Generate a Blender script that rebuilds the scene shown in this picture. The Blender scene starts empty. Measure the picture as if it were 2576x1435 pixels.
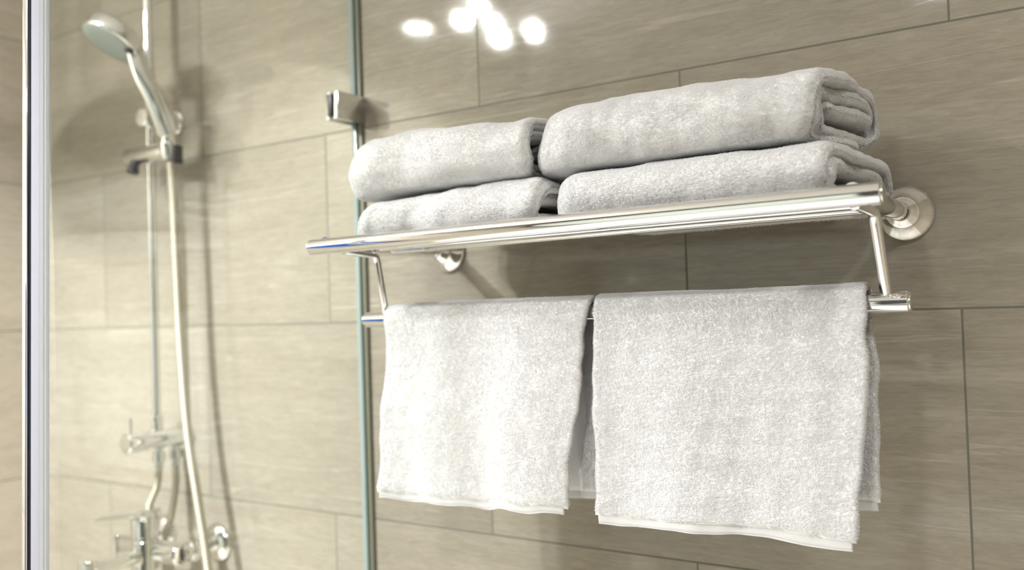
import bpy, bmesh, math, random
import numpy as np
from mathutils import Vector, Matrix

random.seed(7)
rng = np.random.default_rng(7)
sc = bpy.context.scene
COL = sc.collection
PI = math.pi

# ------------------------------------------------------------------ camera
EYE = 1.55                      # camera height above the floor; wall is the plane y = 0
DIST = 1.0341                   # camera to wall
YAW, PITCH, ROLL = 0.5779, 0.0238, -0.0323
FPX = 2260.6
fw = Vector((-math.sin(YAW) * math.cos(PITCH), math.cos(YAW) * math.cos(PITCH), math.sin(PITCH)))
rt = Vector((math.cos(YAW), math.sin(YAW), 0))
up = rt.cross(fw)
r2 = rt * math.cos(ROLL) + up * math.sin(ROLL)
u2 = up * math.cos(ROLL) - rt * math.sin(ROLL)
cam_d = bpy.data.cameras.new('camera')
cam = bpy.data.objects.new('camera', cam_d)
COL.objects.link(cam)
m = Matrix.Identity(4)
for i in range(3):
    m[i][0], m[i][1], m[i][2] = r2[i], u2[i], -fw[i]
m[0][3], m[1][3], m[2][3] = 0.0, -DIST, EYE
cam.matrix_world = m
cam_d.sensor_width = 36.0
cam_d.lens = 36.0 * FPX / 2576.0
cam_d.clip_start = 0.02
cam_d.dof.use_dof = True
cam_d.dof.focus_distance = 0.90
cam_d.dof.aperture_fstop = 2.9
cam_d.dof.aperture_blades = 0
sc.camera = cam

# ------------------------------------------------------------------ world, exposure
w = bpy.data.worlds.new('world')
sc.world = w
w.use_nodes = True
w.node_tree.nodes['Background'].inputs[0].default_value = (0.8, 0.86, 1.0, 1)
w.node_tree.nodes['Background'].inputs[1].default_value = 0.0
sc.view_settings.view_transform = 'Standard'
sc.view_settings.look = 'None'
sc.view_settings.gamma = 1.0
sc.view_settings.use_curve_mapping = False
sc.view_settings.exposure = 0.0
sc.cycles.use_denoising = True
sc.cycles.max_bounces = 10
sc.cycles.transparent_max_bounces = 16
sc.cycles.sample_clamp_indirect = 4.0
sc.cycles.blur_glossy = 0.3
sc.cycles.caustics_refractive = False
sc.cycles.caustics_reflective = False

BULB_STRENGTH = 820.0
PANEL_POWER = 14.0
SPOT_POWER = 27.5


def area_light(name, loc, target, size, power, color, spread=180):
    d = bpy.data.lights.new(name, 'AREA')
    d.shape = 'DISK'
    d.size = size
    d.energy = power
    d.spread = math.radians(spread)
    d.color = color
    o = bpy.data.objects.new(name, d)
    COL.objects.link(o)
    o.location = loc
    o.rotation_euler = (Vector(target) - Vector(loc)).to_track_quat('-Z', 'Y').to_euler()
    return o


# unseen ceiling lights added as fill for towels, right side and shower walls (the hanging cluster lamp is built further down)
FILL_LIGHTS = ((-0.35, -1.75, 0.90, 150), (0.38, -0.85, 0.48, 140), (-1.22, -0.72, 0.22, 108))
for lx, ly, k, spr in FILL_LIGHTS:
    area_light('fill_downlight_glow', (lx, ly, 2.438), (lx, ly, 0), 0.15, PANEL_POWER * k, (1.0, 0.985, 0.945), spr)
# two reflector spots of the cluster lamp over the shower corner
for lx, ly in ((-1.585, -0.95), (-1.60, -1.185)):
    area_light('cluster_lamp_glow', (lx, ly, EYE + 0.80), (lx + 0.03, ly + 0.08, 0), 0.075, SPOT_POWER, (0.985, 0.99, 1.0), 142)

# ------------------------------------------------------------------ materials


def new_mat(name):
    mt = bpy.data.materials.new(name)
    mt.use_nodes = True
    nt = mt.node_tree
    bs = nt.nodes['Principled BSDF']
    return mt, nt, bs


def simple(name, col, rough=0.5, metal=0.0, spec=0.5, bump=None):
    mt, nt, bs = new_mat(name)
    bs.inputs['Base Color'].default_value = (*col, 1)
    bs.inputs['Roughness'].default_value = rough
    bs.inputs['Metallic'].default_value = metal
    bs.inputs['Specular IOR Level'].default_value = spec
    if bump:
        sca, stren, dist = bump
        tc = nt.nodes.new('ShaderNodeNewGeometry')
        nz = nt.nodes.new('ShaderNodeTexNoise')
        nz.inputs['Scale'].default_value = sca
        nz.inputs['Detail'].default_value = 4
        bp = nt.nodes.new('ShaderNodeBump')
        bp.inputs['Strength'].default_value = stren
        bp.inputs['Distance'].default_value = dist
        nt.links.new(tc.outputs['Position'], nz.inputs['Vector'])
        nt.links.new(nz.outputs['Fac'], bp.inputs['Height'])
        nt.links.new(bp.outputs['Normal'], bs.inputs['Normal'])
    return mt


def tile_mat(name, axis, x0, z0, tone=1.0):
    mt, nt, bs = new_mat(name)
    N, L = nt.nodes, nt.links
    geo = N.new('ShaderNodeNewGeometry')
    sep = N.new('ShaderNodeSeparateXYZ')
    L.new(geo.outputs['Position'], sep.inputs[0])
    sx = N.new('ShaderNodeMath'); sx.operation = 'SUBTRACT'; sx.inputs[1].default_value = x0
    sz = N.new('ShaderNodeMath'); sz.operation = 'SUBTRACT'; sz.inputs[1].default_value = z0
    L.new(sep.outputs[axis], sx.inputs[0])
    L.new(sep.outputs['Z'], sz.inputs[0])
    cv = N.new('ShaderNodeCombineXYZ')
    L.new(sx.outputs[0], cv.inputs[0]); L.new(sz.outputs[0], cv.inputs[1])
    br = N.new('ShaderNodeTexBrick')
    br.offset = 0.5; br.offset_frequency = 2; br.squash = 1.0
    br.inputs['Scale'].default_value = 1.0
    br.inputs['Brick Width'].default_value = 0.6
    br.inputs['Row Height'].default_value = 0.3
    br.inputs['Mortar Size'].default_value = 0.00125
    br.inputs['Mortar Smooth'].default_value = 0.15
    br.inputs['Bias'].default_value = 0.0
    br.inputs['Color1'].default_value = (0, 0, 0, 1)
    br.inputs['Color2'].default_value = (1, 1, 1, 1)
    br.inputs['Mortar'].default_value = (0.5, 0.5, 0.5, 1)
    L.new(cv.outputs[0], br.inputs['Vector'])
    rnd = N.new('ShaderNodeSeparateColor')
    L.new(br.outputs['Color'], rnd.inputs[0])
    off = N.new('ShaderNodeMath'); off.operation = 'MULTIPLY'; off.inputs[1].default_value = 17.3
    L.new(rnd.outputs[0], off.inputs[0])

    def streak(kx, kz, detail, dist, rough=0.6):
        mx = N.new('ShaderNodeMath'); mx.operation = 'MULTIPLY'; mx.inputs[1].default_value = kx
        mz = N.new('ShaderNodeMath'); mz.operation = 'MULTIPLY'; mz.inputs[1].default_value = kz
        L.new(sx.outputs[0], mx.inputs[0]); L.new(sz.outputs[0], mz.inputs[0])
        c = N.new('ShaderNodeCombineXYZ')
        L.new(mx.outputs[0], c.inputs[0]); L.new(mz.outputs[0], c.inputs[1]); L.new(off.outputs[0], c.inputs[2])
        t = N.new('ShaderNodeTexNoise')
        t.inputs['Scale'].default_value = 1.0
        t.inputs['Detail'].default_value = detail
        t.inputs['Roughness'].default_value = rough
        t.inputs['Distortion'].default_value = dist
        L.new(c.outputs[0], t.inputs['Vector'])
        return t
    n1 = streak(2.6, 24, 6, 0.8, 0.66)
    n2 = streak(30, 210, 6, 0.9, 0.7)
    n3 = streak(0.9, 30, 3, 0.35)
    # wide soft bands
    cr = N.new('ShaderNodeValToRGB')
    e = cr.color_ramp.elements
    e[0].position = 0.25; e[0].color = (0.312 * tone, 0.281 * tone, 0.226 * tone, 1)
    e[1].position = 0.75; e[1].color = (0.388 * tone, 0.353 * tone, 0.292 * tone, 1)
    L.new(n1.outputs['Fac'], cr.inputs[0])
    # fine dark streaks
    m2 = N.new('ShaderNodeMapRange')
    m2.inputs['From Min'].default_value = 0.32; m2.inputs['From Max'].default_value = 0.62
    m2.inputs['To Min'].default_value = 0.82; m2.inputs['To Max'].default_value = 1.05
    L.new(n2.outputs['Fac'], m2.inputs['Value'])
    mul = N.new('ShaderNodeMixRGB'); mul.blend_type = 'MULTIPLY'; mul.inputs[0].default_value = 1
    L.new(cr.outputs[0], mul.inputs[1]); L.new(m2.outputs[0], mul.inputs[2])
    # thin pale veins where the third noise crosses its middle
    v1 = N.new('ShaderNodeMath'); v1.operation = 'SUBTRACT'; v1.inputs[1].default_value = 0.60
    v2 = N.new('ShaderNodeMath'); v2.operation = 'ABSOLUTE'
    v3 = N.new('ShaderNodeMapRange')
    v3.inputs['From Min'].default_value = 0.0; v3.inputs['From Max'].default_value = 0.009
    v3.inputs['To Min'].default_value = 0.42; v3.inputs['To Max'].default_value = 0.0
    L.new(n3.outputs['Fac'], v1.inputs[0]); L.new(v1.outputs[0], v2.inputs[0]); L.new(v2.outputs[0], v3.inputs['Value'])
    vein = N.new('ShaderNodeMixRGB'); vein.inputs[2].default_value = (0.54, 0.49, 0.42, 1)
    L.new(v3.outputs[0], vein.inputs[0]); L.new(mul.outputs[0], vein.inputs[1])
    # tile-to-tile tone
    tv = N.new('ShaderNodeMapRange'); tv.inputs['To Min'].default_value = 0.95; tv.inputs['To Max'].default_value = 1.05
    L.new(rnd.outputs[0], tv.inputs['Value'])
    mul2 = N.new('ShaderNodeMixRGB'); mul2.blend_type = 'MULTIPLY'; mul2.inputs[0].default_value = 1
    L.new(vein.outputs[0], mul2.inputs[1]); L.new(tv.outputs[0], mul2.inputs[2])
    gr = N.new('ShaderNodeMixRGB'); gr.inputs[2].default_value = (0.150, 0.150, 0.122, 1)
    L.new(br.outputs['Fac'], gr.inputs[0]); L.new(mul2.outputs[0], gr.inputs[1])
    L.new(gr.outputs[0], bs.inputs['Base Color'])
    ro = N.new('ShaderNodeMapRange'); ro.inputs['To Min'].default_value = 0.06; ro.inputs['To Max'].default_value = 0.8
    L.new(br.outputs['Fac'], ro.inputs['Value']); L.new(ro.outputs[0], bs.inputs['Roughness'])
    bs.inputs['Specular IOR Level'].default_value = 0.5
    # relief: grout lies a touch lower, faint brushed face
    bh = N.new('ShaderNodeMath'); bh.operation = 'MULTIPLY_ADD'
    bh.inputs[1].default_value = -1.0
    L.new(br.outputs['Fac'], bh.inputs[0])
    bq = N.new('ShaderNodeMath'); bq.operation = 'MULTIPLY'; bq.inputs[1].default_value = 0.05
    L.new(n2.outputs['Fac'], bq.inputs[0]); L.new(bq.outputs[0], bh.inputs[2])
    bp = N.new('ShaderNodeBump'); bp.inputs['Strength'].default_value = 0.5; bp.inputs['Distance'].default_value = 0.0006
    L.new(bh.outputs[0], bp.inputs['Height']); L.new(bp.outputs[0], bs.inputs['Normal'])
    return mt


def glass_mat(name, tint, refl=1.0):
    mt = bpy.data.materials.new(name)
    mt.use_nodes = True
    nt = mt.node_tree
    nt.nodes.remove(nt.nodes['Principled BSDF'])
    out = nt.nodes['Material Output']
    tr = nt.nodes.new('ShaderNodeBsdfTransparent'); tr.inputs[0].default_value = (*tint, 1)
    gl = nt.nodes.new('ShaderNodeBsdfGlossy'); gl.inputs['Roughness'].default_value = 0.0
    gl.inputs['Color'].default_value = (0.95, 1, 0.97, 1)
    # Schlick's curve for glass, the same from either side of the thin pane
    lw = nt.nodes.new('ShaderNodeLayerWeight'); lw.inputs['Blend'].default_value = 0.5
    pw = nt.nodes.new('ShaderNodeMath'); pw.operation = 'POWER'; pw.inputs[1].default_value = 5.0
    fr = nt.nodes.new('ShaderNodeMath'); fr.operation = 'MULTIPLY_ADD'; fr.inputs[1].default_value = 0.96; fr.inputs[2].default_value = 0.04
    nt.links.new(lw.outputs['Facing'], pw.inputs[0])
    nt.links.new(pw.outputs[0], fr.inputs[0])
    mx = nt.nodes.new('ShaderNodeMixShader')
    nt.links.new(fr.outputs[0], mx.inputs[0])
    nt.links.new(tr.outputs[0], mx.inputs[1])
    nt.links.new(gl.outputs[0], mx.inputs[2])
    nt.links.new(mx.outputs[0], out.inputs['Surface'])
    return mt


def emit_mat(name, col, strength):
    mt, nt, bs = new_mat(name)
    bs.inputs['Base Color'].default_value = (0.9, 0.9, 0.9, 1)
    bs.inputs['Emission Color'].default_value = (*col, 1)
    bs.inputs['Emission Strength'].default_value = strength
    return mt


M_WALL = tile_mat('wood_look_porcelain_tile', 'X', -0.1195, EYE - 0.017)
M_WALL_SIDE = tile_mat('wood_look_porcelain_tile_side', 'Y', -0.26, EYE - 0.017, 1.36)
M_CHROME = simple('polished_chrome', (0.88, 0.88, 0.88), 0.035, 1.0)
M_CHROME_SOFT = simple('satin_chrome', (0.80, 0.80, 0.79), 0.16, 1.0)
M_STEEL_HOSE = simple('hose_metal', (0.50, 0.47, 0.39), 0.5, 0.8)
M_FACE = simple('spray_face_plastic', (0.29, 0.335, 0.315), 0.45)
M_BLACK = simple('black_rubber', (0.02, 0.022, 0.03), 0.4)
M_NAVY = simple('dark_gasket', (0.012, 0.018, 0.04), 0.25)
M_GLASS = glass_mat('clear_shower_glass', (0.965, 0.982, 0.966))
M_SEAL = simple('clear_seal_strip', (0.30, 0.37, 0.37), 0.12)
M_BEAD = simple('silicone_bead', (0.17, 0.175, 0.125), 0.35)
M_TOWEL = simple('white_terry_ground', (0.82, 0.82, 0.82), 0.9, 0, 0.1, (900, 0.5, 0.0008))
M_PILE = bpy.data.materials.new('white_terry_loops')
M_PILE.use_nodes = True
_nt = M_PILE.node_tree
_nt.nodes.remove(_nt.nodes['Principled BSDF'])
_df = _nt.nodes.new('ShaderNodeBsdfDiffuse'); _df.inputs[0].default_value = (0.79, 0.79, 0.80, 1)
_tl = _nt.nodes.new('ShaderNodeBsdfTranslucent'); _tl.inputs[0].default_value = (0.84, 0.84, 0.84, 1)
_mx = _nt.nodes.new('ShaderNodeMixShader'); _mx.inputs[0].default_value = 0.42
_nt.links.new(_df.outputs[0], _mx.inputs[1]); _nt.links.new(_tl.outputs[0], _mx.inputs[2])
_nt.links.new(_mx.outputs[0], _nt.nodes['Material Output'].inputs['Surface'])
M_HEM = simple('white_woven_hem', (0.61, 0.61, 0.61), 0.8, 0, 0.15, (1400, 0.4, 0.0004))


def translucent(name, col, k):
    mt = bpy.data.materials.new(name)
    mt.use_nodes = True
    nt = mt.node_tree
    bs = nt.nodes['Principled BSDF']
    bs.inputs['Base Color'].default_value = (*col, 1)
    bs.inputs['Roughness'].default_value = 0.25
    tl = nt.nodes.new('ShaderNodeBsdfTranslucent'); tl.inputs[0].default_value = (*col, 1)
    mx = nt.nodes.new('ShaderNodeMixShader'); mx.inputs[0].default_value = k
    nt.links.new(bs.outputs[0], mx.inputs[1]); nt.links.new(tl.outputs[0], mx.inputs[2])
    nt.links.new(mx.outputs[0], nt.nodes['Material Output'].inputs['Surface'])
    return mt


M_MAG = translucent('white_magnetic_strip', (0.87, 0.88, 0.94), 0.6)
M_ALU = translucent('frosted_clear_profile', (0.82, 0.84, 0.86), 0.5)
M_CEIL = simple('ceiling_paint', (0.86, 0.85, 0.83), 0.8)
M_FLOOR = simple('floor_stone', (0.88, 0.83, 0.76), 0.3)
M_REAR = simple('pale_green_plaster', (0.52, 0.57, 0.52), 0.7)
M_SLATE = simple('dark_slate_plaster', (0.030, 0.033, 0.032), 0.6)
M_DOOR = simple('dark_wood_door', (0.045, 0.032, 0.025), 0.35)
M_WHITE = simple('white_ceramic', (0.82, 0.81, 0.79), 0.1)
M_BLUE = simple('blue_cotton', (0.01, 0.16, 0.62), 0.8)

# ------------------------------------------------------------------ helpers


def link(name, me, mat, parent=None, smooth=True):
    o = bpy.data.objects.new(name, me)
    COL.objects.link(o)
    if mat is not None:
        me.materials.append(mat)
    if smooth:
        me.polygons.foreach_set('use_smooth', [True] * len(me.polygons))
    if parent is not None:
        o.parent = parent
        o.matrix_parent_inverse = Matrix.Translation(-parent.location) if parent.type == 'EMPTY' else Matrix.Identity(4)
    return o


def tag(o, label=None, cat=None, group=None, kind=None):
    if label: o['label'] = label
    if cat: o['category'] = cat
    if group: o['group'] = group
    if kind: o['kind'] = kind
    return o


def thing(name, loc, label, cat, group=None):
    o = bpy.data.objects.new(name, None)
    o.empty_display_size = 0.05
    COL.objects.link(o)
    o.location = loc
    return tag(o, label, cat, group)


def mesh_np(name, V, F):
    me = bpy.data.meshes.new(name)
    me.from_pydata([tuple(v) for v in V], [], [tuple(f) for f in F])
    me.update()
    return me


def box(x0, x1, y0, y1, z0, z1, bev=0.0, seg=2):
    bm = bmesh.new()
    bmesh.ops.create_cube(bm, size=1)
    for v in bm.verts:
        v.co = Vector(((x0 + x1) / 2 + v.co.x * (x1 - x0), (y0 + y1) / 2 + v.co.y * (y1 - y0), (z0 + z1) / 2 + v.co.z * (z1 - z0)))
    if bev:
        bmesh.ops.bevel(bm, geom=bm.edges[:], offset=bev, segments=seg, profile=0.5, affect='EDGES')
    return bm


def bm_mesh(name, bm):
    me = bpy.data.meshes.new(name)
    bmesh.ops.recalc_face_normals(bm, faces=bm.faces[:])
    bm.to_mesh(me)
    bm.free()
    return me


def frame_for(t):
    t = Vector(t).normalized()
    a = Vector((0, 0, 1)) if abs(t.z) < 0.9 else Vector((1, 0, 0))
    n = t.cross(a).normalized()
    return n, t.cross(n).normalized()


def tube(path, radii, seg=24, cap=True):
    """round tube along a list of points; one radius or one per point"""
    P = [Vector(p) for p in path]
    if not hasattr(radii, '__len__'):
        radii = [radii] * len(P)
    V, F = [], []
    n = None
    for i, p in enumerate(P):
        t = (P[min(i + 1, len(P) - 1)] - P[max(i - 1, 0)]).normalized()
        if n is None:
            n, b = frame_for(t)
        else:
            n = (n - t * n.dot(t)).normalized()
            b = t.cross(n)
        for k in range(seg):
            a = 2 * PI * k / seg
            V.append(p + (n * math.cos(a) + b * math.sin(a)) * radii[i])
    for i in range(len(P) - 1):
        for k in range(seg):
            k2 = (k + 1) % seg
            F.append((i * seg + k, i * seg + k2, (i + 1) * seg + k2, (i + 1) * seg + k))
    if cap:
        F.append(tuple(range(seg))[::-1])
        F.append(tuple((len(P) - 1) * seg + k for k in range(seg)))
    bm = bmesh.new()
    vs = [bm.verts.new(v) for v in V]
    for f in F:
        bm.faces.new([vs[i] for i in f])
    return bm


def lathe(origin, axis, prof, seg=48):
    """prof = [(distance along axis, radius)]"""
    o = Vector(origin); a = Vector(axis).normalized()
    return tube([o + a * d for d, r in prof], [max(r, 1e-5) for d, r in prof], seg)


def open_ring(cx, cy, prof, seg=40):
    """open ring about the vertical through (cx, cy); prof = [(z, radius)]"""
    bm = bmesh.new()
    rows = [[bm.verts.new((cx + r * math.cos(2 * PI * k / seg), cy + r * math.sin(2 * PI * k / seg), z)) for k in range(seg)] for z, r in prof]
    for a, b in zip(rows, rows[1:]):
        for k in range(seg):
            bm.faces.new((a[k], a[(k + 1) % seg], b[(k + 1) % seg], b[k]))
    return bm


def bar_with_ends(p0, p1, r, seg=40, ch=0.0012):
    p0, p1 = Vector(p0), Vector(p1)
    L = (p1 - p0).length
    return lathe(p0, p1 - p0, [(0, r - ch), (0.0003, r - ch * 0.6), (ch, r), (L - ch, r), (L - 0.0003, r - ch * 0.6), (L, r - ch)], seg)


def sharp(o, ang=0.6):
    """keep edges crisp while curved faces stay smooth"""
    me = o.data
    bm = bmesh.new(); bm.from_mesh(me)
    for e in bm.edges:
        if len(e.link_faces) == 2 and e.calc_face_angle(0) > ang:
            e.smooth = False
    bm.to_mesh(me); bm.free()
    return o


def part(name, bm, mat, parent, ang=0.6):
    return sharp(link(name, bm_mesh(name, bm), mat, parent), ang)


def catmull(pts, n=12):
    P = [np.array(p, float) for p in pts]
    P = [2 * P[0] - P[1]] + P + [2 * P[-1] - P[-2]]
    out = []
    for i in range(1, len(P) - 2):
        for k in range(n):
            t = k / n
            out.append(0.5 * ((2 * P[i]) + (-P[i - 1] + P[i + 1]) * t + (2 * P[i - 1] - 5 * P[i] + 4 * P[i + 1] - P[i + 2]) * t * t
                              + (-P[i - 1] + 3 * P[i] - 3 * P[i + 1] + P[i + 2]) * t ** 3))
    out.append(P[-2])
    return out


# ------------------------------------------------------------------ room shell
X_L, X_R, Y_F, TOP = -1.852, 0.78, -2.45, 2.44


def structure(name, bm, mat):
    return tag(part(name, bm, mat, None), None, None, None, 'structure')


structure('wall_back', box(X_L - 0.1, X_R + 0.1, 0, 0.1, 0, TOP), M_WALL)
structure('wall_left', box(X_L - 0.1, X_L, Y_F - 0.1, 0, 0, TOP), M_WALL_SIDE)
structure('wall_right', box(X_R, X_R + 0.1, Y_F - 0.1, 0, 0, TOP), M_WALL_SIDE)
structure('wall_front', box(X_L, X_R, Y_F - 0.1, Y_F, 0, TOP), M_SLATE)
structure('floor', box(X_L - 0.1, X_R + 0.1, Y_F - 0.1, 0.1, -0.1, 0), M_FLOOR)
structure('ceiling', box(X_L - 0.1, X_R + 0.1, Y_F - 0.1, 0.1, TOP, TOP + 0.1), M_CEIL)
structure('door_1', box(X_R - 0.035, X_R, -2.15, -1.16, 0.0, 2.10, 0.004), M_SLATE)
structure('door_2', box(-1.80, -0.62, Y_F, Y_F + 0.035, 0.0, 2.08, 0.004), M_REAR)

# ------------------------------------------------------------------ shower screen
GX = -0.950
scr = thing('shower_screen', (GX, -0.25, 0), 'clear glass shower screen standing between the towel rack and the shower', 'shower screen')
LEAN = 0.0206                    # the screen's free edge stands a touch out of plumb


def leaning(bm):
    for v in bm.verts:
        v.co.y += (v.co.z - EYE - 0.0466) * LEAN
    return bm


part('glass_pane', box(GX - 0.004, GX + 0.004, -0.490, -0.002, 0.02, 2.10), M_GLASS, scr)
tag(part('wall_seal', box(GX - 0.0075, GX + 0.0015, -0.006, -0.0003, 0.02, 2.10, 0.001), M_SEAL, scr), 'pale strip where the glass meets the wall')
part('silicone_bead', box(GX + 0.0042, GX + 0.0125, -0.005, -0.0003, 0.02, 2.10, 0.002), M_BEAD, scr)
fr = part('edge_profile', leaning(box(GX - 0.0062, GX + 0.0058, -0.5070, -0.4962, 0.0, 2.10, 0.0008)), M_ALU, scr)
tag(fr, 'frosted clear edge profile')
for dy in (-0.4975, -0.4995, -0.5030):
    part('profile_rib', leaning(box(GX + 0.0054, GX + 0.0066, dy - 0.0005, dy + 0.0005, 0.0, 2.10, 0.0003)), M_ALU, fr)
part('magnetic_strip', leaning(box(GX - 0.0060, GX + 0.0056, -0.5160, -0.5071, 0.0, 2.10, 0.0015)), M_MAG, scr)
part('gasket', leaning(box(GX - 0.0060, GX + 0.0050, -0.5176, -0.5161, 0.0, 2.10)), M_NAVY, scr)
part('edge_lip', leaning(box(GX - 0.0060, GX + 0.0030, -0.5196, -0.5177, 0.0, 2.10, 0.0006)), M_CHROME, scr)
clip = thing('glass_clamp', (GX, -0.03, EYE + 0.31), 'square chrome clamp holding the glass screen to the wall', 'clamp')
part('clamp_body', box(GX - 0.013, GX - 0.0042, -0.055, -0.0003, EYE + 0.288, EYE + 0.330, 0.0015), M_CHROME_SOFT, clip)
part('cover_plate', box(GX + 0.0042, GX + 0.0155, -0.058, -0.0003, EYE + 0.288, EYE + 0.330, 0.0015), M_CHROME_SOFT, clip)
part('clamp_lug', box(GX - 0.0042, GX + 0.0042, -0.061, -0.0581 + 0.002, EYE + 0.292, EYE + 0.326, 0.0004), M_BLACK, clip)

# ------------------------------------------------------------------ towel rack
TILT = 0.0062                    # the rack hangs a hair out of level


def RZ(x, z):
    return EYE + z + (x + 0.47) * TILT


R = 0.0096
rack = thing('towel_rack', (-0.475, 0, EYE + 0.08), 'chrome two tier towel rack screwed to the tiled wall', 'towel rack')
XL0, XR0 = -0.8012, -0.1455
DB, ZB = 0.25, 0.0815
part('front_bar', bar_with_ends((XL0, -DB, RZ(XL0, ZB)), (XR0, -DB, RZ(XR0, ZB)), R), M_CHROME, rack)
DH, ZH = 0.157, -0.0095
part('hanging_bar', bar_with_ends((-0.7995, -DH, RZ(-0.7995, ZH)), (-0.1432, -DH, RZ(-0.1432, ZH)), R), M_CHROME, rack)
for bx0, bx1, d, z in ((XL0, XR0, DB, ZB), (-0.7995, -0.1432, DH, ZH)):
    for x, s in ((bx0, -1), (bx1, 1)):
        c = part('end_cap', lathe((x + s * 0.0001, -d, RZ(x, z)), (s, 0, 0), [(0, R - 0.0013), (0.0009, R - 0.0013), (0.0013, R - 0.0018), (0.0016, 0.0002)], 32), M_CHROME_SOFT, rack)
FX = (-0.7815, -0.1695)
for fx in FX:
    z = RZ(fx, 0.0835)
    part('arm', lathe((fx, -0.029, z), (0, -1, 0), [(0, 0.0060), (0.003, 0.0070), (0.009, 0.0084), (0.018, 0.0093), (0.030, R), (DB - 0.032, R)], 36), M_CHROME, rack)
    part('wall_flange', lathe((fx, -0.0002, z), (0, -1, 0),
         [(0, 0.0280), (0.0012, 0.0290), (0.0030, 0.0290), (0.0046, 0.0284), (0.0064, 0.0270), (0.0090, 0.0246), (0.0120, 0.0218), (0.0155, 0.0188), (0.0185, 0.0167), (0.0205, 0.0156),
          (0.0207, 0.0149), (0.0222, 0.0146), (0.0224, 0.0138), (0.0240, 0.0135), (0.0242, 0.0127), (0.0258, 0.0124), (0.0260, 0.0116), (0.0276, 0.0112), (0.0280, 0.0098), (0.0340, 0.0088)], 64), M_CHROME, rack, 1.2)
for k, (d, z) in enumerate(((0.186, 0.0800), (0.130, 0.0800))):
    x0, x1 = FX[0], FX[1]
    part('shelf_rail', tube([(x0, -d, RZ(x0, z)), (x1, -d, RZ(x1, z))], 0.0046, 20), M_CHROME, rack)
for xt, dt, xs, xb in ((-0.756, 0.186, -0.759, -0.766), (-0.163, 0.197, -0.170, -0.163)):
    zt = RZ(xt, 0.0715)
    pth = [(xs, -0.238, zt + 0.004), (xs + (xt - xs) * 0.7, -dt - 0.012, zt + 0.0012), (xt, -dt - 0.004, zt + 0.0002), (xt, -dt + 0.001, zt - 0.003), (xt, -dt + 0.003, zt - 0.009),
           (xb, -DH - 0.002, RZ(xb, ZH) + R - 0.001)]
    part('hanger_rod', tube(pth, 0.0052, 24), M_CHROME, rack, 1.4)

# ------------------------------------------------------------------ towels


class Wob:
    """soft, repeatable three-dimensional unevenness"""
    def __init__(self, seed, waves):
        r = np.random.default_rng(seed)
        self.w = []
        for lam, amp, n in waves:
            for _ in range(n):
                v = r.normal(size=3); v /= np.linalg.norm(v)
                self.w.append((v * 2 * PI / (lam * r.uniform(0.75, 1.35)), r.uniform(0, 2 * PI), r.normal(size=3) * amp / math.sqrt(n)))

    def __call__(self, P):
        D = np.zeros_like(P)
        for k, ph, a in self.w:
            D += np.sin(P @ k + ph)[..., None] * a
        return D


def resample(path, step):
    P = np.array(path, float)
    d = np.r_[0, np.cumsum(np.linalg.norm(np.diff(P, axis=0), axis=1))]
    n = max(8, int(d[-1] / step))
    s = np.linspace(0, d[-1], n)
    return np.stack([np.interp(s, d, P[:, 0]), np.interp(s, d, P[:, 1])], 1), s


def sheet(path, t, xl, xr, post, step=0.004, xstep=0.005):
    """thick cloth: a (y,z) path carried along x between xl(s) and xr(s) (s = 0..1 along the path).
    Returns V, F and for every face: path fraction, side (+1 outer, -1 inner), distance from either x end."""
    P, s = resample(path, step)
    N = len(P)
    T = np.gradient(P, axis=0); T /= np.linalg.norm(T, axis=1)[:, None] + 1e-12
    NR = np.stack([T[:, 1], -T[:, 0]], 1)
    sf = s / s[-1]
    re = t * 0.55
    es = np.clip(np.minimum(s, s[-1] - s) / re, 0, 1)
    es = np.sqrt(np.clip(1 - (1 - es) ** 2, 0.0008, 1))
    w = np.median(xr(sf) - xl(sf))
    edge = np.array([0, 0.12, 0.35, 0.65, 1.0]) * re
    nx = max(6, int(w / xstep))
    u = np.r_[edge / w, np.linspace(edge[-1] / w, 1 - edge[-1] / w, nx)[1:-1], 1 - edge[::-1] / w]
    eu = np.clip(np.minimum(u, 1 - u) * w / re, 0, 1)
    eu = np.sqrt(np.clip(1 - (1 - eu) ** 2, 0.0008, 1))
    X = xl(sf)[:, None] + (xr(sf) - xl(sf))[:, None] * u[None, :]
    nu = len(u)
    V = []
    for side in (1, -1):
        off = side * t / 2 * es[:, None] * eu[None, :]
        Y = P[:, 0][:, None] + NR[:, 0][:, None] * off
        Z = P[:, 1][:, None] + NR[:, 1][:, None] * off
        V.append(np.stack([X, Y, Z], -1).reshape(-1, 3))
    V = np.concatenate(V)
    V = post(V)
    idx = np.arange(N * nu).reshape(N, nu)
    a, b, c, d = idx[:-1, :-1].ravel(), idx[1:, :-1].ravel(), idx[1:, 1:].ravel(), idx[:-1, 1:].ravel()
    F1 = np.stack([a, b, c, d], 1)
    F2 = np.stack([d, c, b, a], 1) + N * nu
    o = N * nu
    st = []
    for row, flip in ((idx[0], 1), (idx[-1], 0), (idx[:, 0], 0), (idx[:, -1], 1)):
        p, q = row[:-1], row[1:]
        f = np.stack([p, q, q + o, p + o], 1)
        st.append(f[:, ::-1] if flip else f)
    F = np.concatenate([F1, F2] + st)
    sm = ((sf[:-1] + sf[1:]) / 2)[:, None].repeat(nu - 1, 1).ravel()
    um = ((u[:-1] + u[1:]) / 2)[None, :].repeat(N - 1, 0).ravel()
    inf = dict(s=np.r_[sm, sm], side=np.r_[np.ones_like(sm), -np.ones_like(sm)], left=np.r_[um, um] * w, right=(1 - np.r_[um, um]) * w, n=len(F1) * 2)
    return V, F, inf


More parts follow.
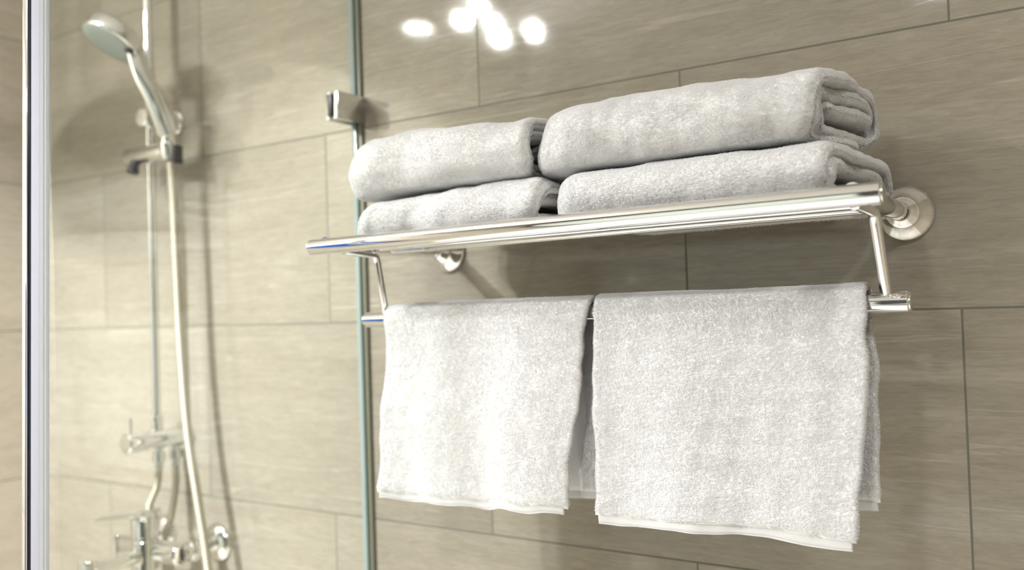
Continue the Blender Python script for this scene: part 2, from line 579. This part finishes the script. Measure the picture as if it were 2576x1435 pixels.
def to_mesh(name, V, F):
    me = bpy.data.meshes.new(name)
    me.vertices.add(len(V)); me.vertices.foreach_set('co', V.astype(np.float32).ravel())
    me.loops.add(F.size); me.loops.foreach_set('vertex_index', F.astype(np.int32).ravel())
    me.polygons.add(len(F))
    me.polygons.foreach_set('loop_start', np.arange(0, F.size, 4, dtype=np.int32))
    me.update(calc_edges=True); me.validate()
    return me


def terry(parent, V, F, inf, keep, per_mm2, length, rad, seed, out=1.0):
    """terry loops: a little arc of yarn at every stitch, combed by a slowly turning direction"""
    n = inf['n']
    Q = F[:n][keep]
    r = np.random.default_rng(seed)
    p0, p1, p2, p3 = (V[Q[:, k]] for k in range(4))
    nrm = np.cross(p2 - p0, p3 - p1)
    area = np.linalg.norm(nrm, axis=1) / 2
    nrm = nrm / (np.linalg.norm(nrm, axis=1)[:, None] + 1e-12) * out
    cnt = r.poisson(area * 1e6 * per_mm2)
    k = np.repeat(np.arange(len(Q)), cnt)
    a, b = r.random(len(k))[:, None], r.random(len(k))[:, None]
    P = (p0[k] * (1 - a) + p1[k] * a) * (1 - b) + (p3[k] * (1 - a) + p2[k] * a) * b
    nn = nrm[k]
    ta = (p1 - p0)[k]; ta -= nn * (ta * nn).sum(1)[:, None]; ta /= np.linalg.norm(ta, axis=1)[:, None] + 1e-12
    tb = np.cross(nn, ta)
    W1 = Wob(seed + 50, [(0.03, 1.0, 6), (0.010, 0.6, 6)])
    W2 = Wob(seed + 90, [(0.02, 0.8, 6), (0.006, 0.8, 6)])
    ang = W1(P)[:, 0] * 0.9 + r.normal(size=len(k)) * 0.7
    dr = ta * np.cos(ang)[:, None] + tb * np.sin(ang)[:, None]
    ln = length * np.clip(1 + W2(P)[:, 0] * 0.10 + r.normal(size=len(k)) * 0.14, 0.45, 1.6)
    ln = ln[:, None]
    lean = 0.55 + 0.35 * np.tanh(W2(P)[:, 1])[:, None]
    pts = np.stack([P - nn * 0.0002, P + nn * ln * 0.62 + dr * ln * 0.12 * lean, P + nn * ln * 1.0 + dr * ln * 0.62 * lean,
                    P + nn * ln * 0.78 + dr * ln * 1.15 * lean], 1)
    cu = bpy.data.hair_curves.new('terry_pile')
    cu.add_curves([4] * len(k))
    cu.attributes['position'].data.foreach_set('vector', pts.astype(np.float32).ravel())
    ra = cu.attributes.get('radius') or cu.attributes.new('radius', 'FLOAT', 'POINT')
    rr = np.tile(np.array([1.0, 1.1, 1.15, 0.75], np.float32) * rad, len(k))
    ra.data.foreach_set('value', rr)
    cu.materials.append(M_PILE)
    o = bpy.data.objects.new('terry_pile', cu)
    COL.objects.link(o)
    o.parent = parent
    o['kind'] = 'stuff'
    return o


def roll_path(depth, h, t, squash=0.0):
    """flattened spiral: the way a folded towel turns round itself, from the loose outer end to the core"""
    a0 = h / 2 - t / 2
    b = depth / 2 - h / 2
    pts = []
    # outer end lies on the underside at the back, runs to the front, up, over the top and round the back
    pts.append((b * 0.75, -a0))
    pts.append((-b * 0.4, -a0))
    radii = [a0 - k * t for k in range(20) if a0 - k * t > t * 0.55]
    for k, a in enumerate(radii):
        first, last = k == 0, k == len(radii) - 1
        # front half turn, bottom to top
        for q in range(15):
            f = q / 14
            aa = a + (0 if first else t * 0.5 * (1 - f))
            an = -PI / 2 - PI * f
            pts.append((-b + aa * math.cos(an), aa * math.sin(an)))
        if last and a - t / 2 > t * 0.4:
            # the last lap doubles back through the middle
            for q in range(11):
                an = PI / 2 - PI * q / 10
                pts.append((b * 0.92 + a / 2 * math.cos(an), a / 2 + a / 2 * math.sin(an)))
            pts.append((-b * 0.85, 0.0))
            break
        for q in range(15):
            f = q / 14
            aa = a - t * 0.5 * f
            an = PI / 2 - PI * f
            pts.append((b + aa * math.cos(an), aa * math.sin(an)))
    return pts


def folded_towel(name, label, group, x0, x1, dmid, zmid, depth, h, t, seed, skew=0.0, left_round=0.035, right_round=0.012, sag=0.0, per=1.5, zslope=TILT, bulge=0.0, ln=0.0008):
    wob = Wob(seed, [(0.16, 0.0030, 4), (0.06, 0.0016, 5), (0.022, 0.0006, 6)])
    pth = roll_path(depth, h, t)
    r = np.random.default_rng(seed + 3)
    ph = r.uniform(0, 6, 4)

    def xl(s):
        return x0 + 0.003 * np.sin(9 * s + ph[0])

    def xr(s):
        return x1 - 0.007 * np.clip(s - 0.25, 0, 1) + 0.0035 * np.sin(14 * s + ph[1]) + 0.002 * np.sin(31 * s + ph[2])

    def post(V):
        V = V.copy()
        x, y, z = V[:, 0], V[:, 1], V[:, 2]
        q = np.clip((x - x0) / left_round, 0, 1)
        k = 0.62 + 0.38 * np.sqrt(np.clip(1 - (1 - q) ** 2, 0, 1))
        q2 = np.clip((x1 - x) / right_round, 0, 1)
        k2 = 0.93 + 0.07 * np.sqrt(np.clip(1 - (1 - q2) ** 2, 0, 1))
        # y shrinks gently, z keeps resting on what carries it
        y *= k * k2
        zz = z + h / 2
        flat = 0.0045
        zz = np.where(zz < flat * 2, flat * 2 + (zz - flat * 2) * 0.4, zz)
        zz = zz * (0.35 + 0.65 * k) * k2
        u = (x - x0) / (x1 - x0)
        zz = zz * (1 + bulge * np.sin(PI * np.clip(u * 1.3 - 0.3, 0, 1)))
        back = np.clip((y + 0.01) / (depth / 2), 0, 1)
        zz = zz - sag * back ** 2 * np.clip(1 - zz / h, 0, 1)
        # the underside keeps clear of the rack's arm at the right
        low = np.clip(1 - zz / 0.024, 0, 1)
        x = x - 0.016 * low * np.clip((x - (x1 - 0.06)) / 0.06, 0, 1)
        P = np.stack([x + skew * (y / depth), y - dmid, EYE + zmid + zz + (x + 0.47) * zslope], 1)
        D = wob(P)
        D[:, 2] *= np.clip(zz / h, 0.15, 1)
        return P + D
    V, F, inf = sheet(pth, t, xl, xr, post)
    me = to_mesh(name, V, F)
    o = link(name, me, M_TOWEL)
    tag(o, label, 'towel', group)
    first = inf['s'] < 0.52
    keep = ((inf['side'] < 0) & first) | (inf['right'] < 0.020)
    terry(o, V, F, inf, keep, per, ln, 0.00021, seed)
    return o


GF = 'folded white towels stacked on the shelf of the rack'
TB = 0.0800
folded_towel('folded_towel', 'folded white terry towel at the bottom of the right hand stack', GF, -0.468, -0.181, 0.140, TB, 0.192, 0.0560, 0.0128, 11, skew=0.020, sag=0.014)
folded_towel('folded_towel', 'thick folded white terry towel on top of the right hand stack', GF, -0.486, -0.190, 0.142, 0.1345, 0.184, 0.0735, 0.0138, 23, skew=0.016, left_round=0.05)
folded_towel('folded_towel', 'folded white terry towel at the bottom of the stack nearer the glass', GF, -0.752, -0.492, 0.140, TB, 0.190, 0.0545, 0.0128, 37, skew=0.006, per=1.1)
folded_towel('folded_towel', 'folded white terry towel on top of the stack nearer the glass', GF, -0.772, -0.500, 0.143, 0.1350, 0.180, 0.0755, 0.0138, 41, skew=0.006, left_round=0.05, per=1.1)


def hung_towel(label, xl_top, xl_bot, xr_top, xr_bot, xr_back, xl_back, zf, zb, t, seed, per, lean_r, hem_h):
    rr = R + t / 2 + 0.0018
    cy, cz = -DH, ZH
    pth = [(cy + rr - 0.004, zb), (cy + rr - 0.002, zb * 0.5)]
    for k in range(17):
        a = PI * k / 16
        pth.append((cy + rr * math.cos(a), cz + rr * math.sin(a)))
    pth += [(cy - rr - 0.002, zf * 0.5), (cy - rr - 0.003, zf)]
    pa, s_ = resample(pth, 0.004)
    ztop = pa[:, 1].argmax() / (len(pa) - 1)
    wob = Wob(seed, [(0.15, 0.0016, 4), (0.05, 0.0009, 5), (0.02, 0.0005, 6)])

    def blend(s, top, front, back):
        f = np.clip((s - ztop) / (1 - ztop), 0, 1)
        b = np.clip((ztop - s) / ztop, 0, 1)
        return top + (front - top) * f ** 1.2 + (back - top) * np.minimum(1, b * 6)

    def xl(s):
        return blend(s, xl_top, xl_bot, xl_back) + 0.0012 * np.sin(17 * s + seed)

    def xr(s):
        return blend(s, xr_top, xr_bot, xr_back) + 0.0015 * np.sin(15 * s + seed * 2)

    def post(V):
        V = V.copy()
        x, y, z = V[:, 0].copy(), V[:, 1].copy(), V[:, 2].copy()
        low = np.clip(-z / 0.24, 0, 1.1)
        front = y < cy
        u = (x - xl_bot) / (xr_bot - xl_bot)
        wave = 0.004 * np.sin(u * 2 * PI * 1.1 + seed) + 0.0025 * np.sin(u * 2 * PI * 2.3 + seed * 1.7)
        y = y + np.where(front, -1.0, 0.6) * low * (0.002 + wave * np.where(front, 1, 0.5)) - np.where(front, lean_r * np.clip(u - 0.55, 0, 1) ** 2 * low * 4, 0)
        # shoulders drop a little at the two edges where the cloth turns over the bar
        P = np.stack([x, y, EYE + z + (x + 0.47) * TILT], 1)
        D = wob(P)
        D[:, 1] *= np.clip(low * 3, 0.15, 1)
        D[:, 2] *= np.where(low > 0.02, 1, 0.3)
        return P + D
    V, F, inf = sheet(pth, t, xl, xr, post)
    o = link('hanging_towel', to_mesh('hanging_towel', V, F), M_TOWEL)
    tag(o, label, 'towel', 'white towels hanging from the lower bar')
    hem_s = 1 - 0.004 / s_[-1]
    keep = (inf['side'] > 0) & (inf['s'] < hem_s) & (inf['s'] > 0.01)
    keep |= (inf['right'] < 0.008) & (inf['s'] > ztop) & (inf['s'] < hem_s)
    keep |= (inf['side'] < 0) & (inf['s'] < ztop * 0.9) & (inf['s'] > 0.01) & (inf['right'] < 0.028)
    terry(o, V, F, inf, keep, per, 0.0009, 0.00021, seed)
    # flat woven border below the pile, front and back
    for (y0, z0, sgn, a, b) in ((-DH - rr - 0.003, zf, -1, xl_bot, xr_bot), (-DH + rr - 0.004, zb, 1, xl_back, xr_back)):
        hp = [(y0, z0 + 0.006), (y0 + 0.0006, z0 - hem_h)]
        if sgn > 0:
            hp = hp[::-1]
        Vh, Fh, ih = sheet(hp, 0.0032, lambda s: a + 0.0035 + 0 * s, lambda s: b - 0.0035 + 0 * s, post, step=0.0018)
        link('hem', to_mesh('hem', Vh, Fh), M_HEM, o)
    return o


hung_towel('white terry towel hanging at the right end of the lower bar', -0.4570, -0.4635, -0.1760, -0.1930, -0.1770, -0.452, -0.2260, -0.1930, 0.0072, 5, 1.6, 0.010, 0.0085)
lh = hung_towel('white terry towel hanging on the lower bar nearer the glass', -0.7510, -0.7690, -0.4660, -0.4970, -0.4585, -0.757, -0.2250, -0.2130, 0.0072, 9, 1.2, 0.006, 0.0075)

# ------------------------------------------------------------------ shower column
SX, SD = -1.390, 0.055
col = thing('shower_riser', (SX, -SD, EYE - 0.2), 'chrome shower riser with wall bracket and diverter on the wall behind the glass', 'shower')
RX, RY, RZT = -1.560, -0.440, EYE + 0.548
part('riser_pipe', tube([(SX, -SD, EYE - 0.195), (SX, -SD, EYE + 0.40)], 0.0074, 24), M_CHROME, col)
part('upper_tube', lathe((SX, -SD, EYE + 0.372), (0, 0, 1), [(0, 0.0080), (0.002, 0.0098), (0.300, 0.0098)], 28), M_CHROME, col)
part('shower_arm', tube(catmull([(SX, -SD, EYE + 0.66), (SX, -SD, EYE + 0.72), (SX - 0.012, -SD - 0.04, EYE + 0.748), (SX - 0.06, -0.22, EYE + 0.752), (RX + 0.014, RY + 0.04, EYE + 0.750), (RX, RY, EYE + 0.72), (RX, RY, RZT)], 8), 0.0085, 20), M_CHROME, col)
part('overhead_rose', lathe((RX, RY, RZT + 0.022), (0, 0, -1), [(0, 0.012), (0.008, 0.018), (0.012, 0.05), (0.018, 0.150), (0.024, 0.155), (0.028, 0.150)], 48), M_CHROME, col)
br = part('wall_bracket', lathe((SX, -0.0002, EYE + 0.352), (0, -1, 0), [(0, 0.022), (0.005, 0.022), (0.006, 0.0165), (0.070, 0.0165), (0.0725, 0.0150), (0.073, 0.001)], 40), M_CHROME, col)
sl = part('slider', lathe((-1.449, -SD - 0.004, EYE + 0.287), (1, 0, 0.0), [(0, 0.012), (0.001, 0.0145), (0.004, 0.0162), (0.118, 0.0162), (0.124, 0.0155), (0.128, 0.013), (0.129, 0.001)], 36), M_CHROME_SOFT, col)
part('clamp_knob', lathe((SX - 0.028, -SD - 0.012, EYE + 0.278), (0, -0.3, -1), [(0, 0.008), (0.012, 0.008), (0.016, 0.0105), (0.022, 0.0105), (0.023, 0.008)], 24), M_BLACK, sl)
part('hose_socket', lathe((-1.3255, -SD - 0.010, EYE + 0.300), (0.0, 0.02, -1), [(0, 0.0150), (0.004, 0.0155), (0.024, 0.0140), (0.030, 0.0120), (0.0305, 0.009)], 28), M_CHROME_SOFT, sl)
part('grip_insert', box(-1.3085, -1.3040, -SD - 0.016, -SD + 0.002, EYE + 0.262, EYE + 0.294, 0.0015), M_BLACK, sl)
# diverter block under the riser
dv = part('diverter', lathe((SX + 0.004, -0.0002, EYE - 0.212), (0, -1, 0), [(0, 0.026), (0.004, 0.026), (0.006, 0.0168), (0.096, 0.0168), (0.0965, 0.0160), (0.0975, 0.0160), (0.098, 0.0172), (0.118, 0.0172), (0.120, 0.0155), (0.1205, 0.001)], 40), M_CHROME, col)
part('riser_collar', lathe((SX, -SD, EYE - 0.200), (0, 0, 1), [(0, 0.0105), (0.026, 0.0105), (0.029, 0.0088), (0.034, 0.0086)], 28), M_CHROME, col)
part('lever_pin', tube([(SX, -0.106, EYE - 0.198), (SX, -0.106, EYE - 0.170)], 0.0026, 14), M_CHROME, dv)
for d in (0.055, 0.022):
    part('hose_nut', lathe((SX + 0.003, -d, EYE - 0.226), (0, 0, -1), [(0, 0.0075), (0.008, 0.0078), (0.010, 0.0108), (0.024, 0.0112), (0.026, 0.0080), (0.036, 0.0070)], 24), M_CHROME_SOFT, dv)


def hose(pts, r0, r1, pitch, seg=16):
    P = catmull(pts, 40)
    P = np.array(P)
    d = np.r_[0, np.cumsum(np.linalg.norm(np.diff(P, axis=0), axis=1))]
    n = int(d[-1] / (pitch / 6))
    s = np.linspace(0, d[-1], n)
    Q = np.stack([np.interp(s, d, P[:, k]) for k in range(3)], 1)
    rad = r0 + (r1 - r0) * (0.5 + 0.5 * np.cos(2 * PI * s / pitch)) ** 0.6
    return tube([tuple(q) for q in Q], list(rad), seg)


hs = thing('hand_shower', (-1.333, -0.063, EYE + 0.32), 'chrome hand shower with round spray head parked in the slider', 'hand shower')
c0 = Vector((-1.3585, -0.150, EYE + 0.4575))           # centre of the spray face
nf = Vector((-0.17, -0.51, -0.85)).normalized()
part('spray_head', lathe(c0 - nf * 0.040, nf, [(0, 0.020), (0.005, 0.034), (0.012, 0.0440), (0.018, 0.0480), (0.024, 0.0496), (0.036, 0.0500), (0.0385, 0.0494), (0.0395, 0.0478)], 48), M_CHROME, hs, 1.2)
part('spray_face', lathe(c0 - nf * 0.0025, nf, [(0, 0.0472), (0.0028, 0.0470), (0.0036, 0.0458), (0.0040, 0.030), (0.0042, 0.001)], 48), M_FACE, hs, 1.2)
hb = catmull([(-1.3375, -0.121, EYE + 0.4575), (-1.3335, -0.117, EYE + 0.432), (-1.3275, -0.111, EYE + 0.4038), (-1.3200, -0.099, EYE + 0.376), (-1.3195, -0.084, EYE + 0.3465), (-1.3230, -0.068, EYE + 0.317)], 10)
nb = len(hb)
part('handle', tube([tuple(p) for p in hb], [0.0150 + 0.0042 * (i / nb) ** 1.2 - 0.0005 * math.sin(PI * i / nb) for i in range(nb)], 28), M_CHROME_SOFT, hs, 1.2)
part('hose_cone', lathe((-1.3230, -0.068, EYE + 0.318), (-0.05, 0.05, -1), [(0, 0.0125), (0.002, 0.0130), (0.020, 0.0115), (0.030, 0.0105)], 28), M_CHROME, hs)
part('select_button', lathe(c0 + Vector((0.0375, 0.010, -0.0135)) - nf * 0.004, nf, [(0, 0.0085), (0.006, 0.0080), (0.009, 0.0060), (0.0095, 0.001)], 24), M_BLACK, hs)
part('shower_hose', hose([(-1.3255, -0.062, EYE + 0.268), (-1.3285, -0.056, EYE + 0.20), (-1.3255, -0.055, EYE + 0.08), (-1.3195, -0.055, EYE - 0.06), (-1.305, -0.057, EYE - 0.19),
     (-1.283, -0.058, EYE - 0.30), (-1.262, -0.058, EYE - 0.40), (-1.245, -0.062, EYE - 0.50), (-1.25, -0.075, EYE - 0.62), (-1.31, -0.095, EYE - 0.66), (-1.36, -0.10, EYE - 0.56), (-1.378, -0.09, EYE - 0.46)], 0.0062, 0.0082, 0.0062), M_STEEL_HOSE, hs, 2.0)

# ------------------------------------------------------------------ bath mixer
MX, MD, MZ = -1.378, 0.092, EYE - 0.393
mx = thing('bath_mixer', (MX, -MD, MZ), 'chrome lever mixer tap on the wall below the shower riser', 'mixer tap')
part('mixer_body', lathe((MX, -MD, MZ - 0.035), (0, 0, 1), [(0, 0.020), (0.002, 0.0225), (0.050, 0.0225), (0.051, 0.0217), (0.052, 0.0217), (0.053, 0.0225), (0.086, 0.0225), (0.089, 0.0205), (0.0895, 0.001)], 40), M_CHROME, mx)
part('inlet_block', lathe((MX - 0.080, -0.078, MZ - 0.004), (1, 0, 0), [(0, 0.016), (0.002, 0.0185), (0.158, 0.0185), (0.160, 0.016)], 36), M_CHROME, mx)
for sx in (-1, 1):
    x = MX + sx * 0.074
    part('wall_union', tube([(x, -0.078, MZ - 0.004), (x, -0.052, MZ - 0.004), (x + sx * 0.002, -0.040, MZ - 0.002), (x + sx * 0.002, -0.010, MZ - 0.001)], [0.014, 0.014, 0.0115, 0.0115], 24), M_CHROME, mx)
    part('union_nut', lathe((x, -0.060, MZ - 0.004), (0, 1, 0), [(0, 0.017), (0.002, 0.0185), (0.016, 0.0185), (0.018, 0.016)], 6), M_CHROME, mx)
    part('escutcheon', lathe((x + sx * 0.002, -0.0002, MZ - 0.001), (0, -1, 0), [(0, 0.0330), (0.003, 0.0332), (0.008, 0.029), (0.013, 0.020), (0.015, 0.012)], 40), M_CHROME, mx, 1.2)
sp = []
for f in np.linspace(0, 1, 12):
    sp.append((f, 0.0165 - 0.004 * f, 0.017 - 0.003 * f))
bm = bmesh.new()
rings = []
for f, hw, hh in sp:
    y = -MD - 0.006 - 0.108 * f
    zc = MZ - 0.012 + 0.012 * f - 0.006 * f * f
    ring = []
    for k in range(20):
        a = 2 * PI * k / 20
        cx, cz = math.cos(a), math.sin(a)
        e = 0.45
        ring.append(bm.verts.new((MX + hw * math.copysign(abs(cx) ** e, cx), y, zc + hh * math.copysign(abs(cz) ** e, cz) * 0.75)))
    rings.append(ring)
for a_, b_ in zip(rings, rings[1:]):
    for k in range(20):
        bm.faces.new((a_[k], a_[(k + 1) % 20], b_[(k + 1) % 20], b_[k]))
bm.faces.new(rings[0][::-1]); bm.faces.new(rings[-1])
part('spout', bm, M_CHROME, mx, 0.9)
part('aerator', lathe((MX, -MD - 0.103, MZ + 0.006), (0, 0, -1), [(0, 0.0135), (0.002, 0.0145), (0.040, 0.0145), (0.042, 0.012)], 28), M_CHROME, mx)
part('diverter_knob', lathe((MX, -MD - 0.052, MZ + 0.006), (0, 0, 1), [(0, 0.0030), (0.020, 0.0030), (0.021, 0.0055), (0.026, 0.0062), (0.030, 0.0045), (0.0305, 0.0005)], 20), M_CHROME, mx)
lv = tube([(MX, -MD + 0.022, MZ + 0.060), (MX, -MD - 0.010, MZ + 0.062), (MX, -MD - 0.050, MZ + 0.0665), (MX, -MD - 0.095, MZ + 0.0705)], [0.0150, 0.0180, 0.0130, 0.0085], 24)
for v in lv.verts:
    base = MZ + 0.060 + 0.0105 * np.clip((-v.co.y - MD + 0.022) / 0.117, 0, 1)
    v.co.z = base + (v.co.z - base) * 0.50
part('lever', lv, M_CHROME, mx)
part('lever_base', lathe((MX, -MD, MZ + 0.0545), (0, 0, 1), [(0, 0.0195), (0.003, 0.0205), (0.006, 0.0180)], 36), M_CHROME, mx)
for pts in ([(SX + 0.003, -0.055, EYE - 0.262), (SX + 0.002, -0.060, EYE - 0.295), (SX + 0.002, -0.076, EYE - 0.325), (SX + 0.006, -0.085, EYE - 0.345)],
            [(SX + 0.003, -0.022, EYE - 0.262), (SX + 0.003, -0.022, EYE - 0.295), (SX + 0.006, -0.034, EYE - 0.345), (SX + 0.010, -0.055, EYE - 0.395)]):
    tag(part('connecting_hose', hose(pts, 0.0052, 0.0064, 0.0052), M_STEEL_HOSE, col, 2.0))

# ------------------------------------------------------------------ hanging cluster lamp (lights the shower corner)
lamp = thing('cluster_lamp', (-1.45, -1.05, TOP), 'chrome ceiling lamp with a cluster of small glowing bulbs', 'lamp')
part('ceiling_plate', lathe((-1.45, -1.05, TOP), (0, 0, -1), [(0, 0.10), (0.012, 0.10), (0.018, 0.085), (0.03, 0.02), (0.05, 0.012)], 48), M_CHROME, lamp)
M_BULB = emit_mat('glowing_bulb', (1.0, 0.98, 0.95), BULB_STRENGTH)
bulbs = [(-1.45, -0.98, 0.80, 0.014), (-1.46, -1.18, 0.80, 0.014), (-1.35, -0.92, 0.80, 0.012), (-1.35, -1.19, 0.80, 0.013), (-1.40, -1.06, 0.80, 0.011)]
for lx, ly in ((-1.585, -0.95), (-1.60, -1.185)):
    part('reflector', open_ring(lx, ly, [(EYE + z, r) for z, r in ((0.842, 0.012), (0.840, 0.030), (0.802, 0.043), (0.800, 0.045), (0.803, 0.042))], 32), M_CHROME, lamp)
for bx, by, bz, r in bulbs:
    z = EYE + bz
    part('lamp_arm', tube(catmull([(-1.45, -1.05, TOP - 0.045), ((bx - 1.45) / 2, (by - 1.05) / 2, TOP - 0.06), (bx, by, z + r + 0.012)], 8), 0.0035, 10), M_CHROME, lamp)
    part('bulb_socket', lathe((bx, by, z + r + 0.016), (0, 0, -1), [(0, 0.006), (0.004, 0.009), (0.016, 0.010)], 16), M_CHROME, lamp)
    part('bulb', lathe((bx, by, z + r), (0, 0, -1), [(0, 0.001)] + [(r * (1 - math.cos(a)), r * math.sin(a)) for a in np.linspace(0.35, PI - 0.2, 8)] + [(2 * r, 0.001)], 14), M_BULB, lamp, 3)
for x, y, k, spr in FILL_LIGHTS:  # trim rings round the added fill lights
    dl = thing('fill_downlight', (x, y, TOP), 'unseen round downlight added at the ceiling as fill light', 'downlight', 'added ceiling fill lights')
    part('trim_ring', open_ring(x, y, [(TOP - d, r) for d, r in ((0.0001, 0.105), (0.003, 0.105), (0.004, 0.100), (0.0042, 0.085), (0.0001, 0.082))]), M_WHITE, dl)

# ------------------------------------------------------------------ what the chrome mirrors on the camera side of the room
van = thing('vanity_cabinet', (0.1, -2.2, 0), 'white vanity cabinet against the wall opposite the rack', 'cabinet')
part('cabinet_body', box(-0.50, 0.66, Y_F + 0.002, Y_F + 0.48, 0.25, 0.80, 0.004), M_DOOR, van)
part('counter', box(-0.52, 0.68, Y_F + 0.002, Y_F + 0.50, 0.801, 0.84, 0.004), M_WHITE, van)
n = 60  # unseen blue sheet, added to give the chrome its blue reflection
bm = bmesh.new()
rows = []
for z in (0.85, 1.1, 1.5, 1.80):
    rows.append([bm.verts.new((X_L + 0.05 + 0.018 * math.sin(i * 0.9), -1.46 + 0.22 * i / n, z)) for i in range(n + 1)])
for a_, b_ in zip(rows, rows[1:]):
    for i in range(n):
        bm.faces.new((a_[i], a_[i + 1], b_[i + 1], b_[i]))
bmesh.ops.solidify(bm, geom=bm.faces[:], thickness=0.004)
tag(part('added_blue_curtain', bm, M_BLUE, None, 3), 'unseen blue cotton curtain added on the side wall for the chrome to mirror', 'curtain')
